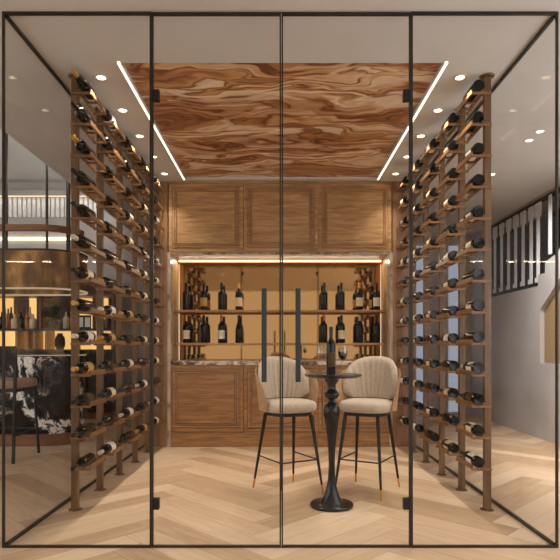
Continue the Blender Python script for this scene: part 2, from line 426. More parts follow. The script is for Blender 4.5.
# ------------------------------------------------------------------ glass box
FW = .0105
XM1, XM2, XMC = at(151.5, YG), at(411, YG), at(281.3, YG)
def vframe(bm, x0, x1, z0, z1, w=FW, y0=YG-.011, y1=YG+.011):
    box(bm, x0, x0+w, y0, y1, z0, z1); box(bm, x1-w, x1, y0, y1, z0, z1)
    box(bm, x0+w, x1-w, y0, y1, z0, z0+w*1.2); box(bm, x0+w, x1-w, y0, y1, z1-w*1.4, z1)
ZT = zt(12.6, YG)
def glazed(name, label, cat, x0, x1):
    w = thing(name, label, cat); w['kind'] = 'structure'
    b = newbm(); vframe(b, x0, x1, .001, ZC-.001); link('metal_frame', b, 'frame', w)
    b = newbm(); box(b, x0+FW, x1-FW, YG-.005, YG+.005, FW*1.2, ZC-FW*1.4); link('pane', b, 'glass_front', w)
    return w
glazed('window_2', 'fixed full-height glass panel beside the bar-side rack', 'window', GL-.0105, XM1+.001)
glazed('window_3', 'fixed full-height glass panel beside the stair-side rack', 'window', XM2-.001, GR+.0105)
for name, lab, x0, x1, sgn in (('door_1', 'framed glass door leaf hinged towards the bar', XM1+.003, XMC-.0015, 1), ('door_2', 'framed glass door leaf hinged towards the stair', XMC+.0015, XM2-.003, -1)):
    d = thing(name, lab, 'door'); d['kind'] = 'structure'
    b = newbm(); vframe(b, x0, x1, .003, ZC-.006, .0095); link('metal_frame', b, 'frame', d)
    b = newbm(); box(b, x0+.0095, x1-.0095, YG-.005, YG+.005, .0114, ZC-.0194); link('pane', b, 'glass_front', d)
    hx = at(264.2 if sgn > 0 else 298, YG-.05)
    b = newbm(); box(b, hx-.016, hx+.016, YG-.075, YG-.043, zt(382, YG-.06), zt(288.5, YG-.06), .004); h = link('handle', b, 'handle', d)
    b = newbm()
    for z in (zt(372, YG), zt(299, YG)): rod(b, (hx, YG-.043, z), (hx, YG-.005, z), .009)
    link('standoff', b, 'handle', h)
    for py in (96, 503.5):
        xa = x0 if sgn > 0 else x1
        b = newbm(); box(b, min(xa, xa+sgn*.047), max(xa, xa+sgn*.047), YG-.02, YG+.02, zt(py+5.5, YG), zt(py-5.5, YG), .003)
        link('hinge', b, 'black', d)
for name, lab, x in (('window_4', 'glass side wall of the wine room towards the bar', GL), ('window_5', 'glass side wall of the wine room towards the stair', GR)):
    w = thing(name, lab, 'window'); w['kind'] = 'structure'
    b = newbm(); box(b, x-.005, x+.005, YG+.02, YW-.003, .02, ZC-.02); link('pane', b, 'glass', w)
    b = newbm(); box(b, x-.01, x+.01, YG+.02, YW-.003, .001, .02); box(b, x-.01, x+.01, YG+.02, YW-.003, ZC-.02, ZC-.001); link('channel', b, 'frame', w)

# ------------------------------------------------------------------ ceiling strips and downlights
def ceiling_strip(label, x):
    s = thing('ceiling_light_strip', label, 'light strip', (x, 0, ZC), 0, 'light strips along the ceiling panel')
    b = newbm(); box(b, -.010, .010, PY0-.02, PY1, -.012, -.001); link('diffuser', b, 'led', s)
    b = newbm(); box(b, -.013, -.0105, PY0-.02, PY1, -.013, -.001); box(b, .0105, .013, PY0-.02, PY1, -.013, -.001); link('profile', b, 'white_metal', s)
ceiling_strip('glowing strip along the bar-side edge of the wood ceiling panel', PX0-.013)
ceiling_strip('glowing strip along the stair-side edge of the wood ceiling panel', PX1+.013)

def area(name, loc, rot, sx, sy, power, color, parent=None, spread=180):
    l = bpy.data.lights.new(name, 'AREA'); l.shape = 'RECTANGLE'; l.size, l.size_y, l.energy, l.color = sx, sy, power, color; l.spread = R(spread)
    o = bpy.data.objects.new(name, l); COL.objects.link(o); o.location = loc; o.rotation_euler = rot
    if parent: o.parent = parent
    return o

def downlight(x, y, z, label, power, color=(1, .84, .66), cone=80, blend=.5, group=None, tilt=(0, 0)):
    d = thing('ceiling_downlight', label, 'downlight', (x, y, z), 0, group)
    b = newbm(); lathe(b, [(.034, -.001), (.036, -.008), (.05, -.006), (.052, -.001)], 20); link('trim_ring', b, 'plaster', d, True)
    b = newbm(); lathe(b, [(0, -.004), (.033, -.004), (.033, -.001), (0, -.001)], 20); link('lens', b, 'lens', d)
    l = bpy.data.lights.new('lamp', 'SPOT'); l.energy = power; l.color = color; l.spot_size = R(cone); l.spot_blend = blend; l.shadow_soft_size = .03
    o = bpy.data.objects.new('lamp', l); COL.objects.link(o); o.location = (0, 0, -.012); o.rotation_euler = (R(tilt[0]), R(tilt[1]), 0); o.parent = d
    return d
WARM = (1, .91, .80)
for q in range(5):
    y = 4.27 + .59*q
    for side, x in (('bar-side', -1.38), ('stair-side', 1.405)):
        downlight(x, y, ZC, 'small round ceiling downlight, %s from the glass front along the %s rack' % (ORD[q], side), 74 if q < 4 else 42, WARM, 96, .8, 'downlights inside the wine room')
for q, (px, py) in enumerate(((540, 131), (529, 140), (492, 174))):
    y = (ZC-HC)*F/(VY-py)
    downlight(at(px, y), y, ZC, 'round ceiling downlight outside the glass, %s from the camera towards the stair wall' % ORD[q], 240, (1, .97, .94), 110, .7, 'downlights by the stair wall', (0, -38))
# ------------------------------------------------------------------ joinery
JX0, JX1 = at(168.8, YW), at(391.3, YW)
WB = .02
b = newbm(); box(b, GL-.005, at(160, YW), YW+.02, YW+.66, .001, ZC-.002)
struct('wall_panel_bar', b, 'walnut_v', 'walnut panel between the joinery and the bar-side glass', 'wall panel')
b = newbm(); box(b, at(400, YW), GR+.005, YW+.02, YW+.66, .001, ZC-.002)
struct('wall_panel_stair', b, 'walnut_v', 'walnut panel between the joinery and the stair-side glass', 'wall panel')
b = newbm(); box(b, at(160, YW), JX0-.012, YW-.02, YW+.66, .001, ZC-.002)
struct('pillar_wood_bar', b, 'walnut_v', 'walnut pilaster framing the niche on the bar side', 'pilaster')
b = newbm(); box(b, JX1+.012, at(400, YW), YW-.02, YW+.66, .001, ZC-.002)
struct('pillar_wood_stair', b, 'walnut_v', 'walnut pilaster framing the niche on the stair side', 'pilaster')
b = newbm(); box(b, JX0-.011, JX1+.011, YM+.02, YM+.1, .001, ZC-.002)
struct('wall_niche_back', b, 'walnut_h', 'walnut back of the bottle niche', 'wall panel')
XS = [JX0, at(243.5, YW), at(318, YW), JX1]
ZU = zt(252.5, YW); ZCT = zt(361, YW)
NAMES = ['nearest the bar', 'in the middle of three', 'nearest the stair']

def raised_door(parent, x0, x1, z0, z1, y, mat, drop=0):
    b = newbm(); box(b, x0+.003, x1-.003, y-.012, y, z0+.003, z1-.003); d = link('door', b, mat, parent)
    def ring(b, m, w, pr):
        a0, a1, c0, c1 = x0+m, x1-m, z0+m, z1-m; yb, yf = y-.0115, y-pr
        box(b, a0, a0+w, yf, yb, c0, c1); box(b, a1-w, a1, yf, yb, c0, c1)
        box(b, a0+w, a1-w, yf, yb, c0, c0+w); box(b, a0+w, a1-w, yf, yb, c1-w, c1)
    b = newbm(); ring(b, .003, .045, .024); link('door_frame', b, mat, d)
    b = newbm(); ring(b, .060, .018, .032); ring(b, .091, .010, .028); link('beading', b, 'bead_wood', d)
    b = newbm(); m = .110; box(b, x0+m, x1-m, y-.024, y-.0115, z0+m, z1-m, .003); link('panel', b, mat, d)
for q in range(3):
    c = thing('upper_cabinet', 'walnut upper cabinet with beaded door, %s' % NAMES[q], 'cabinet', ((XS[q]+XS[q+1])/2, YW, ZU), 0, 'upper cabinets above the niche')
    w = (XS[q+1]-XS[q])/2
    b = newbm(); box(b, -w+.0005, w-.0005, .001, YM-YW+.018, 0, ZC-.003-ZU); link('body', b, 'walnut_h', c)
    raised_door(c, -w, w, .0, ZC-.03-ZU, 0, 'walnut_h')
    b = newbm(); box(b, -w+.001, w-.001, -.03, 0, ZC-.028-ZU, ZC-.004-ZU); link('cornice', b, 'walnut_h', c)
    c = thing('base_cabinet', 'walnut base cabinet with beaded door below the counter, %s' % NAMES[q], 'cabinet', ((XS[q]+XS[q+1])/2, YW, 0), 0, 'base cabinets below the counter')
    b = newbm(); box(b, -w+.0005, w-.0005, .001, YM-YW+.018, .001, ZCT-.05); link('body', b, 'walnut_base', c)
    raised_door(c, -w, w, zt(431.5, YW), ZCT-.05, 0, 'walnut_base')
    b = newbm(); box(b, -w+.001, w-.001, -.018, 0, .002, zt(432, YW)); link('plinth', b, 'walnut_base', c)
b = newbm(); box(b, JX0+.04, JX1-.04, YW-.03, YM+.018, ZCT-.0495, ZCT, .004)
tag(link('stone_countertop', b, 'stone'), 'brown veined stone countertop on the walnut base cabinets', 'countertop')
for nm, x0, x1, lab in (('trim_1', JX0-.010, JX0+.028, 'pale veined stone edge of the niche on the bar side'), ('trim_2', JX1-.028, JX1+.010, 'pale veined stone edge of the niche on the stair side')):
    b = newbm(); box(b, x0, x1, YW-.035, YW+.1, 0.002, ZU-.002)
    struct(nm, b, 'stone_pale', lab, 'trim')
b = newbm(); box(b, JX0+.039, JX1-.039, YW-.02, YW+.1, ZU-.022, ZU-.002)
struct('trim_3', b, 'stone_pale', 'thin veined stone edge along the top of the niche', 'trim')
b = newbm(); box(b, JX0-.010, JX0+.005, YW+.101, YM, ZCT+.002, ZU-.002)
struct('wall_niche_bar', b, 'walnut_h', 'wooden cheek of the niche on the bar side', 'wall panel')
b = newbm(); box(b, JX1-.005, JX1+.010, YW+.101, YM, ZCT+.002, ZU-.002)
struct('wall_niche_stair', b, 'walnut_h', 'wooden cheek of the niche on the stair side', 'wall panel')
b = newbm(); box(b, JX0+.006, JX1-.006, YM, YM+.015, ZCT+.003, ZU-.003)
tag(link('bronze_mirror', b, 'mirror'), 'bronze tinted mirror lining the back of the bottle niche', 'mirror')
s = thing('niche_light_strip', 'bright linear light along the top of the mirror niche', 'light strip', (0, YM, ZU))
b = newbm(); box(b, JX0+.02, JX1-.02, -.03, -.005, -.027, -.008); link('diffuser', b, 'led_niche', s)
area('lamp', (0, -.05, -.03), (R(-18), 0, 0), JX1-JX0-.1, .03, 12, (1, .85, .62), s)
s['kind'] = 'thing'
for x, r, lab in ((JX0+.022, 90, 'slim upright light inside the bar-side edge of the niche'), (JX1-.022, -90, 'slim upright light inside the stair-side edge of the niche')):
    s = thing('niche_upright_light', lab, 'light strip', (x, YM-.004, ZCT+.0))
    b = newbm(); box(b, -.003, .003, -.008, -.002, .0, ZU-ZCT-.06); link('diffuser', b, 'led_soft', s)
SH = [zt(310.8, 7.22), zt(344, 7.22)]
for z, lab in zip(SH, ('upper narrow wooden shelf across the mirror niche', 'lower narrow wooden shelf across the mirror niche')):
    b = newbm(); box(b, JX0+.012, JX1-.012, 7.24, YM-.03, z-.014, z+.014, .003)
    tag(link('niche_shelf', b, 'shelf_wood'), lab, 'shelf', 'niche shelves')

# ------------------------------------------------------------------ bottles
def bottle_profile(kind, L, r):
    if kind == 0:    # high shoulders
        p = [(0, .012), (.7, .002), (.93, 0), (1, .02), (1, .60), (.97, .645), (.80, .69), (.52, .725), (.38, .76), (.345, .80), (.34, .985), (.34, 1), (0, 1)]
    else:            # sloping shoulders
        p = [(0, .012), (.7, .002), (.94, 0), (1.02, .02), (1.02, .44), (.97, .52), (.82, .60), (.60, .68), (.44, .75), (.36, .82), (.34, .9), (.34, 1), (0, 1)]
    return [(a*r, h*L) for a, h in p]
def bottle(kind, L, r, label, capsule, name='wine_bottle'):
    b = newbm(); lathe(b, bottle_profile(kind, L, r), 20)
    o = link(name, b, 'bottle', None, True, 50)
    b = newbm(); q = .36*r
    lathe(b, [(q+.0012, .80*L), (q+.0016, .95*L), (q+.0026, .952*L), (q+.0026, .99*L), (q+.001, 1.004*L), (0, 1.004*L), (0, 1.0005*L), (.34*r+.0004, 1.0005*L), (.34*r+.0004, .86*L)], 16)
    link('capsule', b, 'capsule_'+capsule, o, True, 50)
    if label:
        b = newbm(); n = 24; R0 = r*(1.02 if kind else 1)+.0008; rows = []
        for h in (.15*L, .40*L):
            rows.append([(R0*math.sin(R(a)), -R0*math.cos(R(a))) for a in [x*330/n-165 for x in range(n+1)]])
        A = rows[0]; I = [(x*.993, y*.993) for x, y in A]
        band(b, A, I, .15*L, .46*L, False)
        link('paper_label', b, 'label_'+label, o, True, 50)
    register(o); return o
PROTO = {}
def place_bottle(kind, L, r, label, capsule, loc, rot, text, group):
    key = (kind, L, r, label, capsule)
    if key not in PROTO: o = PROTO[key] = bottle(*key)
    else: o = copy_tree(PROTO[key])
    o.location = loc; o.rotation_mode = 'XYZ'; o.rotation_euler = rot
    return tag(o, text, 'wine bottle', group)
CAPW = {'gold': 'gold foil', 'white': 'pale foil', 'black': 'black foil', 'red': 'copper foil'}
LABW = {'cream': 'cream label', 'white': 'white label', 'gold': 'gold label', 'dark': 'dark label', None: 'no visible label'}

# ------------------------------------------------------------------ wine racks: five posts a side, thirteen trays each
ZR = [.351 + .2410*q for q in range(13)]
YP = [4.255 + .59*q for q in range(5)]
CODE = {'g': ('gold', 'gold'), 'c': ('gold', 'cream'), 'w': ('white', 'white'), 'b': ('black', None), 'k': ('black', 'cream'), 'y': ('gold', None),
        'p': ('white', None), 'd': ('black', 'dark'), 'v': ('white', 'cream'), 's': ('black', 'white')}
BAR = ['bbdgwykpbbyby', 'wbkbgwybpbybw', 'bwbkbgbycwbyb', 'gbwbkbcwbckby', 'kwbckwbkcbwbk']
STA = ['scdwbkbcwbsbb', 'cbkbsbkwbkbsb', 'bsbkbcbbkbkbs', 'wbkbkkbskbsks', 'kbwkbskbkwskb']
LB, RB = .385, .043

def rack_post(side, px_x, sgn):
    rt = thing('wine_rack_post', '', 'wine rack', (px_x, YP[0], 0), 0, 'floor to ceiling wine rack posts')
    b = newbm(); box(b, -.026, .026, -.022, .022, .006, ZC-.012, .003); link('post', b, 'rack_wood', rt)
    b = newbm(); lathe(b, [(0, .001), (.052, .001), (.052, .005), (.03, .006), (0, .006)], 24); link('floor_plate', b, 'rack_wood', rt)
    b = newbm(); lathe(b, [(0, ZC-.011), (.05, ZC-.011), (.058, ZC-.001), (0, ZC-.001)], 24); link('ceiling_cap', b, 'rack_wood', rt)
    a0 = -sgn*.0265; a1 = a0 - sgn*.104; xc = (a0+a1)/2
    tm = None
    for z in ZR:
        if tm is None:
            b = newbm()
            y0, y1 = -.023, .335
            for s2 in (-1, 1):
                xa = xc + s2*.045
                box(b, xa-.007, xa+.007, y0, y1, -.034, 0, .002)
            box(b, min(xc-.052, sgn*.0265), max(xc+.052, sgn*.0265), y0-.012, y0+.0005, -.044, -.0235, .002)
            box(b, xc-.052, xc+.052, y1-.0005, y1+.016, -.044, -.0235, .002)
            box(b, xc-.0375, xc+.0375, .14, .165, -.034, -.0235)
            tr = link('bottle_tray', b, 'tray_wood', rt); tm = tr.data
        else:
            tr = bpy.data.objects.new('bottle_tray', tm); COL.objects.link(tr); tr.parent = rt
        tr.location = (0, 0, z)
    register(rt)
    return rt, xc
hb = math.sqrt(RB**2 - .038**2) + .0025
for side, xw, sgn, codes in (('bar-side', at(75.3, 4.255), -1, BAR), ('stair-side', at(487, 4.255), 1, STA)):
    root, xc = rack_post(side, xw, sgn)
    for q in range(5):
        rt = root if q == 0 else copy_tree(root)
        rt.location = (xw, YP[q], 0)
        rt['label'] = 'wooden wine rack post with trays, %s from the glass front in the %s rack' % (ORD[q], side)
        rt['group'] = 'posts of the %s wine rack' % side
        for kz, z in enumerate(ZR):
            cap, lab = CODE[codes[q][kz]]
            kind = 1 if (q*5 + kz*3 + (sgn > 0)) % 4 == 0 else 0
            rr = RB if kind == 0 else .0422
            if sgn > 0: loc, rot = (xw+xc, YP[q]-.045, z+hb), (R(-90), random.uniform(-.5, .5), 0)
            else: loc, rot = (xw+xc, YP[q]+.125, z+hb), (R(90), random.uniform(-.5, .5), 0)
            # turn the bottle on its own axis
            o = place_bottle(kind, LB, rr, lab, cap, loc, rot,
                '%s, %s, %s tray up on %s post from glass, %s rack' % (CAPW[cap], LABW[lab].replace('visible ', ''), ORD[kz], ORD[q], side), 'bottles in the %s wine rack' % side)
            mtx = Matrix.Translation(loc) @ Matrix.Rotation(rot[0], 4, 'X') @ Matrix.Rotation(random.uniform(-.7, .7) + (math.pi if sgn > 0 else 0) + (R(-35) if sgn > 0 else R(35)), 4, 'Z')
            o.rotation_euler = mtx.to_euler()

# ------------------------------------------------------------------ bottles on the niche shelves
UP = [(186, 0, None, 'black'), (203.8, 0, 'gold', 'black'), (221.5, 0, None, 'black'), (238.8, 0, 'cream', 'gold'), (324.2, 0, None, 'black'), (341.3, 0, None, 'black'), (359.5, 0, 'cream', 'gold'), (376.8, 0, 'white', 'black')]
LO = [(186.3, 0, 'cream', 'gold'), (203.8, 0, None, 'black'), (221.5, 0, 'white', 'red'), (238.8, 1, None, 'black'), (324, 0, None, 'red'), (341.5, 0, 'cream', 'black'), (359.8, 0, None, 'white'), (377, 0, None, 'black')]
for row, z, word in ((UP, SH[0], 'upper'), (LO, SH[1], 'lower')):
    for q, (px, kind, lab, cap) in enumerate(row):
        turn = {'gold': 70}.get(lab, random.uniform(-15, 15))
        half = ('bar', q) if q < 4 else ('stair', 7-q)
        place_bottle(kind, .37, .046, lab, cap, (at(px, 7.38), 7.38, z+.0145), (0, 0, R(turn)),
            '%s, %s, %s from %s end of %s niche shelf' % (CAPW[cap], LABW[lab].replace('visible ', ''), ORD[half[1]], half[0], word), 'bottles on the niche shelves')

# ------------------------------------------------------------------ pedestal table
TX, TY = at(331.7, 4.35), 4.35
tb = thing('bar_table', 'black turned pedestal table with round top between the two stools', 'table', (TX, TY, 0))
px2m = 4.35/F
prof = [(0, .001), (.165, .001), (.172, .008), (.172, .020), (.166, .027), (.09, .032)]
for py, r in ((496.5, 8.2), (492, 6.6), (488, 5.6), (483, 4.5), (476, 3.7), (466, 3.1), (456, 3.3), (448, 3.8), (440, 4.5), (432, 5.3), (425, 6.2), (419, 7.3), (414.5, 8.3), (410, 8.2), (407, 7.7), (404.5, 6.6), (403.5, 5.4),
              (402.5, 4.0), (401, 3.4), (399.5, 3.6), (398, 5.4), (396.5, 7.0), (394.5, 7.6), (392.5, 7.2), (391, 5.4), (389.5, 4.2), (387, 4.0), (384.5, 4.2), (383, 5.4), (381.5, 6.6), (379.5, 7.0), (378, 6.8)):
    prof.append((r*px2m, zt(py, TY)))
TZ = 1.045
prof += [(.05, TZ-.031), (0, TZ-.031)]
b = newbm(); lathe(b, prof, 36); link('pedestal', b, 'table', tb, True, 50)
b = newbm(); lathe(b, [(0, TZ-.03), (.18, TZ-.03), (.215, TZ-.022), (.226, TZ-.012), (.226, TZ-.004), (.220, TZ), (0, TZ)], 48, .012); link('table_top', b, 'table', tb, True, 40)
place_bottle(0, .37, .036, 'dark', 'black', (TX-.005, TY-.0, TZ+.0005), (0, 0, R(120)), 'dark wine bottle standing on the round black table', None)
def wine_glass(label, x, y, wine):
    g = thing('wine_glass', label, 'wine glass', (x, y, TZ+.0005), 0, 'wine glasses on the table')
    pr = [(0, 0), (.034, 0), (.034, .002), (.01, .006), (.004, .012), (.0035, .09), (.006, .1), (.022, .115), (.036, .14), (.04, .165), (.037, .195), (.031, .225)]
    inn = [(.030, .225), (.036, .195), (.039, .165), (.035, .14), (.021, .117), (0, .108)]
    b = newbm(); lathe(b, pr+inn, 24); link('bowl', b, 'wineglass', g, True, 60)
    if wine:
        b = newbm(); lathe(b, [(0, .109), (.020, .1175), (.0335, .14), (.037, .163), (.036, .178), (0, .178)], 24); link('wine', b, 'wine', g, True, 40)
wine_glass('stemmed glass of red wine beside the table bottle', TX+.09, TY+.03, True)
wine_glass('empty stemmed glass behind the table bottle', TX-.075, TY+.07, False)

# ------------------------------------------------------------------ bar stools
def sstep(a): a = max(0, min(1, a)); return a*a*(3-2*a)
def make_stool():
    s = thing('bar_stool', '', 'bar stool', (0, 0, 0), 0, 'beige bar stools at the table')
    # seat: front is -y
    n = 40
    def ring(sx, sy, z, p=2.7):
        out = []
        for a in range(n):
            th = 2*math.pi*a/n; c, d = math.cos(th), math.sin(th)
            out.append((sx*math.copysign(abs(c)**(2/p), c), sy*math.copysign(abs(d)**(2/p), d)-.01, z))
        return out
    b = newbm(); rows = []
    for sx, sy, z in ((.18, .18, .700), (.212, .206, .702), (.228, .222, .715), (.234, .228, .738), (.231, .226, .765), (.218, .212, .785), (.18, .18, .797), (.1, .1, .803)):
        rows.append([b.verts.new(p) for p in ring(sx, sy, z)])
    for A, B in zip(rows, rows[1:]):
        for a in range(n): b.faces.new((A[a], A[(a+1) % n], B[(a+1) % n], B[a]))
    b.faces.new(rows[0][::-1]); b.faces.new(rows[-1])
    link('seat', b, 'fabric', s, True, 60)
    b = newbm()
    o_ = [(p[0], p[1]) for p in ring(.190, .190, 0)]; i_ = [(p[0], p[1]) for p in ring(.15, .15, 0)]
    band(b, o_, i_, .672, .699); link('seat_frame', b, 'black', s, True, 40)
    # channelled backrest, dome outlined, curved round the seat
    NU, NV = 91, 16; TH = 80
    def sheet(bm, rad_in, rad_out, th, zlo, ztop, flare, chan, fan=0):
        gi, go = [], []
        for a in range(NU):
            f = -1 + 2*a/(NU-1); thv = R(th*f)
            ri, ro = [], []
            for k in range(NV):
                g = k/(NV-1); z0 = zlo; z1 = ztop(f)
                z = z0 + (z1-z0)*g
                fl = flare*(g**1.4); tv = thv*(1-fan*(1-g))
                sc = chan*abs(math.sin(f*math.pi*5.5)) if chan else 0
                edge = 1 - max(0, (g-.86)/.14)**2*.85
                edge *= 1 - max(0, (abs(f)-.93)/.07)**2*.85
                mid = (rad_in+rad_out)/2; half = (rad_out-rad_in)/2*edge
                for rad, lst in ((mid-half-sc*edge+fl, ri), (mid+half+fl, ro)):
                    lst.append(bm.verts.new((rad*math.sin(tv)*1.03, rad*math.cos(tv) - .01, z)))
            gi.append(ri); go.append(ro)
        for a in range(NU-1):
            for k in range(NV-1):
                bm.faces.new((gi[a][k], gi[a+1][k], gi[a+1][k+1], gi[a][k+1]))
                bm.faces.new((go[a][k], go[a][k+1], go[a+1][k+1], go[a+1][k]))
            for k in (0, NV-1): bm.faces.new((gi[a][k], gi[a+1][k], go[a+1][k], go[a][k]))
        for k in range(NV-1):
            for a in (0, NU-1): bm.faces.new((gi[a][k], gi[a][k+1], go[a][k+1], go[a][k]))
    b = newbm(); sheet(b, .182, .228, 82, .806, lambda f: .85 + .325*max(0, 1-abs(f)**2.4)**.5, .036, .009, .22)
    link('backrest', b, 'fabric', s, True, 70)
    b = newbm(); sheet(b, .2305, .248, 106, .715, lambda f: .86 + .24*max(0, 1-abs(f)**2.4)**.6, .036, 0)
    link('outer_shell', b, 'fabric_tan', s, True, 60)
    tops = {}; feet = {}
    for sx in (-1, 1):
        for sy in (-1, 1):
            p = Vector((sx*.145, sy*.145-.01, .672)); q = Vector((sx*.208, sy*.252, .001))
            tops[sx, sy] = p; feet[sx, sy] = q
            m = p.lerp(q, .875)
            b = newbm(); rod(b, m, p, .0098, .0175); lg = link('leg', b, 'black', s, True, 40)
            b = newbm(); rod(b, q, m.lerp(q, .001), .0078, .0101); link('leg_tip', b, 'brass', lg, True, 40)
    P = lambda sx, sy, z: tops[sx, sy].lerp(feet[sx, sy], (.672-z)/.671)
    for A, B in (((-1, 1), (-1, -1)), ((-1, -1), (1, -1)), ((1, -1), (1, 1))):
        b = newbm(); rod(b, P(*A, .295), P(*B, .295), .0065, None, 10); link('footrest_bar', b, 'black', s, True)
    register(s); return s
st1 = make_stool(); st1.location = (.0735, 4.81, 0); st1.rotation_euler.z = R(29)
st1['label'] = 'beige channel-back bar stool behind the glass door handles'
st2 = copy_tree(st1); st2.location = (.777, 4.82, 0); st2.rotation_euler.z = R(-29)
st2['label'] = 'beige channel-back bar stool on the stair side of the black table'

# ------------------------------------------------------------------ bar outside the glass
def bar_shape(x0, x1, y0, y1, r, off=0, n=8):
    x0 += off; x1 -= off; y0 += off; y1 -= off; r = max(.02, r-off); pts = [(x0, y0)]
    pts += [(x1-r + r*math.sin(R(a)), y0+r - r*math.cos(R(a))) for a in [90*q/n for q in range(n+1)]]
    pts += [(x1-r + r*math.cos(R(a)), y1-r + r*math.sin(R(a))) for a in [90*q/n for q in range(n+1)]]
    pts += [(x0, y1)]; return pts
BX0, BX1, BY0, BY1 = -7.2, -2.63, 6.98, 7.9
bc = thing('bar_counter', 'black and white marble bar counter with rounded end and wooden base', 'bar counter', (0, 0, 0))
b = newbm(); prism(b, bar_shape(BX0, BX1, BY0, BY1, .42), .001, .15); link('plinth', b, 'plinth_wood', bc)
b = newbm(); prism(b, bar_shape(BX0, BX1, BY0, BY1, .42, .03), .151, 1.14); link('front', b, 'marble_black', bc, True, 30)
b = newbm(); band(b, bar_shape(BX0, BX1, BY0, BY1, .42, .012), bar_shape(BX0, BX1, BY0, BY1, .42, .0295), 1.150, 1.162); link('light_line', b, 'led_dim', bc, True, 30)
b = newbm(); prism(b, bar_shape(BX0, BX1, BY0, BY1, .42, .03), 1.1405, 1.169); prism(b, bar_shape(BX0, BX1, BY0, BY1, .42, -.02), 1.17, 1.215); link('counter_top', b, 'black', bc, True, 30)

cp = thing('bar_canopy', 'bronze mesh canopy hung on rods above the bar counter', 'canopy', (0, 0, 0))
def ringband(name, off, z0, z1, mat, th=.02):
    b = newbm(); band(b, bar_shape(BX0, BX1, BY0, BY1, .42, off), bar_shape(BX0, BX1, BY0, BY1, .42, off+th), z0, z1); return link(name, b, mat, cp, True, 30)
ringband('mesh_skirt', 0, 2.02, 2.49, 'mesh', .012)
ringband('top_rim', -.008, 2.49, 2.515, 'frame', .03)
ringband('bottom_rim', -.008, 1.999, 2.02, 'led_dim', .03)
b = newbm(); band(b, bar_shape(BX0, BX1, BY0, BY1, .42, -.01)[:10], bar_shape(BX0, BX1, BY0, BY1, .42, .04)[:10], 2.74, 2.82, False); link('upper_rail', b, 'plinth_wood', cp, True, 30)
for px, Y in ((46, 7.0), (5.5, 7.0), (68.5, 7.45), (66.5, 7.75)):
    x = at(px, Y) ; y = Y
    b = newbm(); rod(b, (x, y+.03, 2.5), (x, y+.03, ZH+.299 if px != 46 else ZH+.299), .016, None, 10); link('hanging_rod', b, 'frame', cp, True)

bb = thing('back_bar', 'tall back bar unit with amber backlit shelves behind the bar counter', 'back bar', (0, 9.62, 0))
UX0, UX1, D = -7.6, at(112, 9.62), .6
b = newbm(); box(b, UX0, UX1, .0, D, .12, 1.19); link('lower_unit', b, 'black', bb)
b = newbm(); box(b, UX0, UX1, .02, D, .001, .118); link('plinth', b, 'plinth_wood', bb)
b = newbm(); box(b, UX0, UX1, -.03, D, 1.191, 1.225); link('counter_top', b, 'black', bb)
b = newbm(); box(b, UX0, UX1-.04, D-.05, D-.03, 1.226, 1.559); link('backlit_panel', b, 'amber', bb)
b = newbm(); box(b, UX0, UX1-.04, D-.045, D-.025, 1.596, 2.40); link('back_board', b, 'plinth_wood', bb)
for pa, pb in ((-60, 13), (29, 36), (79, 92), (99, 108)):
    b = newbm(); box(b, at(pa, 10.15), at(pb, 10.15), D-.056, D-.046, 1.60, 2.168); link('backlit_panel', b, 'amber', bb)
for z in (1.56, 2.17):
    b = newbm(); box(b, UX0, UX1-.041, .12, D-.051, z, z+.035); link('shelf', b, 'black' if z < 2 else 'plinth_wood', bb)
b = newbm(); box(b, UX0, UX1, .1, D, 2.401, 2.46); link('top_board', b, 'plinth_wood', bb)
b = newbm(); box(b, UX1-.039, UX1, .1, D, 1.226, 2.40); link('side_board', b, 'plinth_wood', bb)
for px in (13, 24, 31, 43, 70, 110):
    x = at(px, 9.7); b = newbm(); box(b, x-.02, x+.02, .2, D-.051, 1.226, 1.559); link('divider', b, 'shelf_wood', bb)
for px in (37, 94):
    x = at(px, 9.7); b = newbm(); box(b, x-.02, x+.02, .2, D-.051, 1.596, 2.169); link('divider', b, 'plinth_wood', bb)
for k_, px in enumerate((82, 93, 103)):
    x = at(px, 9.62); b = newbm(); box(b, x-.08, x+.075, -.012, -.001, .14, 1.17); link('cooler_door', b, 'bottle', bb)
SP = [(2, 'bottle', 'dark'), (8.3, 'amber_glass', 'amber'), (14.6, 'ivory', 'ivory'), (21, 'bottle', 'dark'), (27.3, 'amber_glass', 'amber'), (33, 'ivory', 'ivory'), (66, 'ivory', 'ivory'), (72.3, 'amber_glass', 'amber'),
      (101.6, 'bottle', 'dark'), (108, 'wine_red', 'red')]
proto = {}
for q, (px, mt, cw) in enumerate(SP):
    kind = q % 3
    if (mt, kind) not in proto:
        hgt, rr = ((.30, .05), (.36, .045), (.26, .06))[kind]
        b = newbm(); lathe(b, bottle_profile(kind % 2, hgt, rr), 14); o = link('spirit_bottle', b, mt, None, True, 50); proto[mt, kind] = o
    else:
        o = proto[mt, kind].copy(); COL.objects.link(o)
    o.location = (at(px, 9.86), 9.86, 1.5955)
    tag(o, '%s spirit bottle, %s along the front row of the back bar shelf' % (cw, ORD[q]), 'bottle', 'spirit bottles on the back bar shelf')
for q, (px, mt, cw) in enumerate(((5, 'ivory', 'ivory'), (11.2, 'bottle', 'dark'), (17.4, 'amber_glass', 'amber'), (23.8, 'wine_red', 'red'), (30, 'ivory', 'ivory'), (69, 'bottle', 'dark'))):
    k = ('back', mt)
    if k not in proto:
        b = newbm(); lathe(b, bottle_profile(1, .40, .045), 14); o = proto[k] = link('spirit_bottle', b, mt, None, True, 50)
    else:
        o = proto[k].copy(); COL.objects.link(o)
    o.location = (at(px, 10.03), 10.03, 1.5955)
    tag(o, 'taller %s spirit bottle, %s along the back row of the back bar shelf' % (cw, ORD[q]), 'bottle', 'spirit bottles on the back bar shelf')
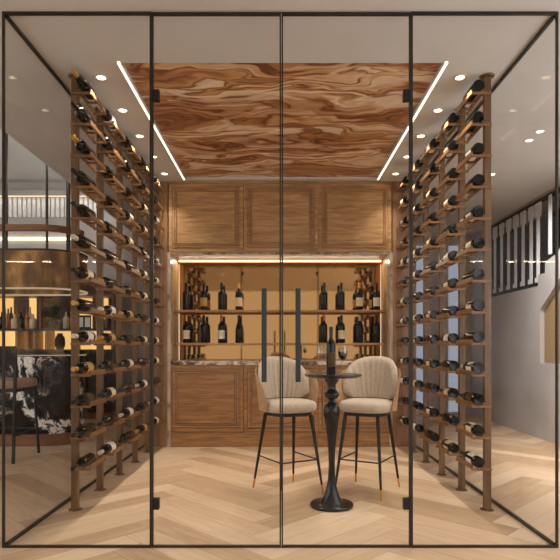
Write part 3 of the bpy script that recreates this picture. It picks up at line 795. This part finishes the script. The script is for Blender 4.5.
b = newbm(); lathe(b, [(0, 0), (.06, 0), (.085, .06), (.09, .14), (.075, .22), (.045, .26), (.05, .285), (.04, .285), (.036, .26), (0, .25)], 20)
v = link('black_vase', b, 'black', None, True, 50); v.location = (at(60, 9.76), 9.76, 1.2255); tag(v, 'black vase against the amber panel on the back counter', 'vase')
for q, px in enumerate((80.5, 87.5)):
    f = thing('picture_card', 'small framed white card on the back bar shelf, %s' % ('nearest the bar counter end' if q == 0 else 'the one beside the dark bottles'), 'framed card', (at(px, 9.83), 9.83, 1.5955), 0, 'framed cards on the back bar shelf')
    b = newbm(); box(b, -.06, .06, 0, .02, .0, .24); link('frame', b, 'black', f)
    b = newbm(); box(b, -.045, .045, -.004, -.0005, .03, .2); link('card', b, 'label_white', f)
pl = thing('potted_plant', 'dark leafy plant on the back bar shelf under the canopy', 'plant', (at(52.5, 9.8), 9.8, 1.5955))
b = newbm(); lathe(b, [(0, 0), (.07, 0), (.09, .12), (.08, .12), (.07, .09), (0, .09)], 16); link('pot', b, 'black', pl, True)
b = newbm()
for q in range(170):
    a = random.uniform(0, 6.28); rr = random.uniform(.02, .16); z = random.uniform(.1, .46)
    c = Vector((rr*math.cos(a), rr*math.sin(a)*.6, z)); d = Vector((math.cos(a), math.sin(a), random.uniform(-.4, .8))).normalized()
    sd = d.cross(Vector((0, 0, 1))).normalized(); up = sd.cross(d)
    L_ = random.uniform(.05, .09); w_ = L_*.3
    pts = [c-d*L_*.5, c+sd*w_+up*.008, c+d*L_*.5, c-sd*w_+up*.008]
    low = [p-up*.003 for p in pts]
    A = [b.verts.new(p) for p in pts]; B = [b.verts.new(p) for p in low]
    b.faces.new(A); b.faces.new(B[::-1])
    for k in range(4): b.faces.new((A[k], A[(k+1) % 4], B[(k+1) % 4], B[k]))
for q in range(5):
    rod(b, (0, 0, .09), (random.uniform(-.1, .1), random.uniform(-.05, .05), random.uniform(.3, .42)), .005, .003, 6)
tag(link('foliage', b, 'leaf', pl), kind='stuff')

# slatted frieze and light line on the far wall above the bar
fz = thing('trim_4', 'white vertical slats lit from above on the far wall over the bar', 'wall frieze', (0, YB, 0)); fz['kind'] = 'structure'
b = newbm(); box(b, XL+.1, at(98, YB), -.02, -.001, 3.69, 4.07); link('backing', b, 'wall_grey', fz)
b = newbm(); x = XL+.15
while x < at(97, YB): box(b, x, x+.055, -.06, -.0205, 3.69, 4.05); x += .088
link('slats', b, 'white_metal', fz)
b = newbm(); box(b, XL+.1, at(98, YB), -.14, -.001, 4.075, 4.17); link('pelmet', b, 'wall_grey', fz)
b = newbm(); box(b, XL+.1, at(98, YB), -.11, -.075, 4.058, 4.074); link('light_line', b, 'led_soft', fz)
area('lamp', (-5.6, -.12, 4.05), (R(-30), 0, 0), 4.6, .04, 6, (1, .85, .62), fz)
wl = thing('wall_light_line', 'bright horizontal light line on the far wall above the canopy', 'light strip', (0, YB, 0))
b = newbm(); box(b, XL+.1, at(73, YB), -.05, -.001, zt(240.2, YB), zt(237.8, YB)); link('diffuser', b, 'led', wl)

# bar chairs at the counter
def bar_chair(label, x, y):
    c = thing('bar_chair', label, 'bar chair', (x, y, 0), 0, 'black bar chairs at the counter')
    w, d = .27, .29
    b = newbm(); box(b, -w-.0, w+.0, -d+.06, d+.02, .80, .90, .025); link('seat', b, 'fabric_rose', c, True, 60)
    b = newbm(); box(b, -w+.01, w-.01, -d+.07, d, .765, .799); link('seat_frame', b, 'black', c)
    for sx in (-1, 1):
        b = newbm(); bar(b, (sx*w, -d-.02, .001), (sx*w, -d+.03, 1.24), .026, .03); link('leg', b, 'black', c)
        b = newbm(); bar(b, (sx*(w-.0), d+.03, .001), (sx*(w-.03), d-.03, .79), .022, .022); link('leg', b, 'black', c)
        b = newbm(); bar(b, (sx*w, -d, .3), (sx*w, d, .3), .018, .018); link('stretcher', b, 'black', c)
    b = newbm(); bar(b, (-w+.01, d+.004, .3), (w-.01, d+.004, .3), .018, .018); link('footrest', b, 'black', c)
    b = newbm(); box(b, -w-.02, w+.02, -d+.0, -d+.05, 1.06, 1.27, .018); link('backrest', b, 'black', c, True, 50)
    return c
bar_chair('black bar chair with rose seat drawn up to the marble counter', -3.13, 6.23)

# ------------------------------------------------------------------ added fill lamps, out of view in front and around
for q, (x, y) in enumerate(((-1.6, 1.6), (0, 1.6), (1.6, 1.6), (-1.6, -.6), (0, -.6), (1.6, -.6), (3.0, .5), (3.0, 2.6))):
    downlight(x, y, ZC, 'round ceiling downlight added as fill in the room in front of the glass', 66, (1, .96, .92), 120, .8, 'added fill downlights of the front room')
area('cove_fill', (XE-.2, 4.5, ZC+.35), (0, R(90), 0), .12, 11, 60, (1, .95, .88))  # hidden area light added to brighten the bar side

# ------------------------------------------------------------------ world, camera, view
w = bpy.data.worlds.new('World'); SC.world = w; w.use_nodes = True
w.node_tree.nodes['Background'].inputs[0].default_value = (.9, .93, 1, 1); w.node_tree.nodes['Background'].inputs[1].default_value = .3
cam = bpy.data.cameras.new('Camera'); co = bpy.data.objects.new('Camera', cam); COL.objects.link(co)
co.location = (0, 0, HC); co.rotation_euler = (R(90), 0, 0)
cam.sensor_width = 36; cam.lens = F/560*36; cam.shift_y = (VY-280)/560; cam.shift_x = (280-VX)/560
cam.clip_start = .05
SC.camera = co
vs = SC.view_settings
vs.view_transform = 'Standard'; vs.look = 'None'; vs.gamma = 1; vs.exposure = 0.0
vs.use_curve_mapping = False
cy = SC.cycles
cy.use_denoising = True
cy.max_bounces = 10; cy.diffuse_bounces = 5; cy.glossy_bounces = 5; cy.transparent_max_bounces = 32; cy.transmission_bounces = 8
cy.sample_clamp_indirect = 6; cy.caustics_reflective = False; cy.caustics_refractive = False
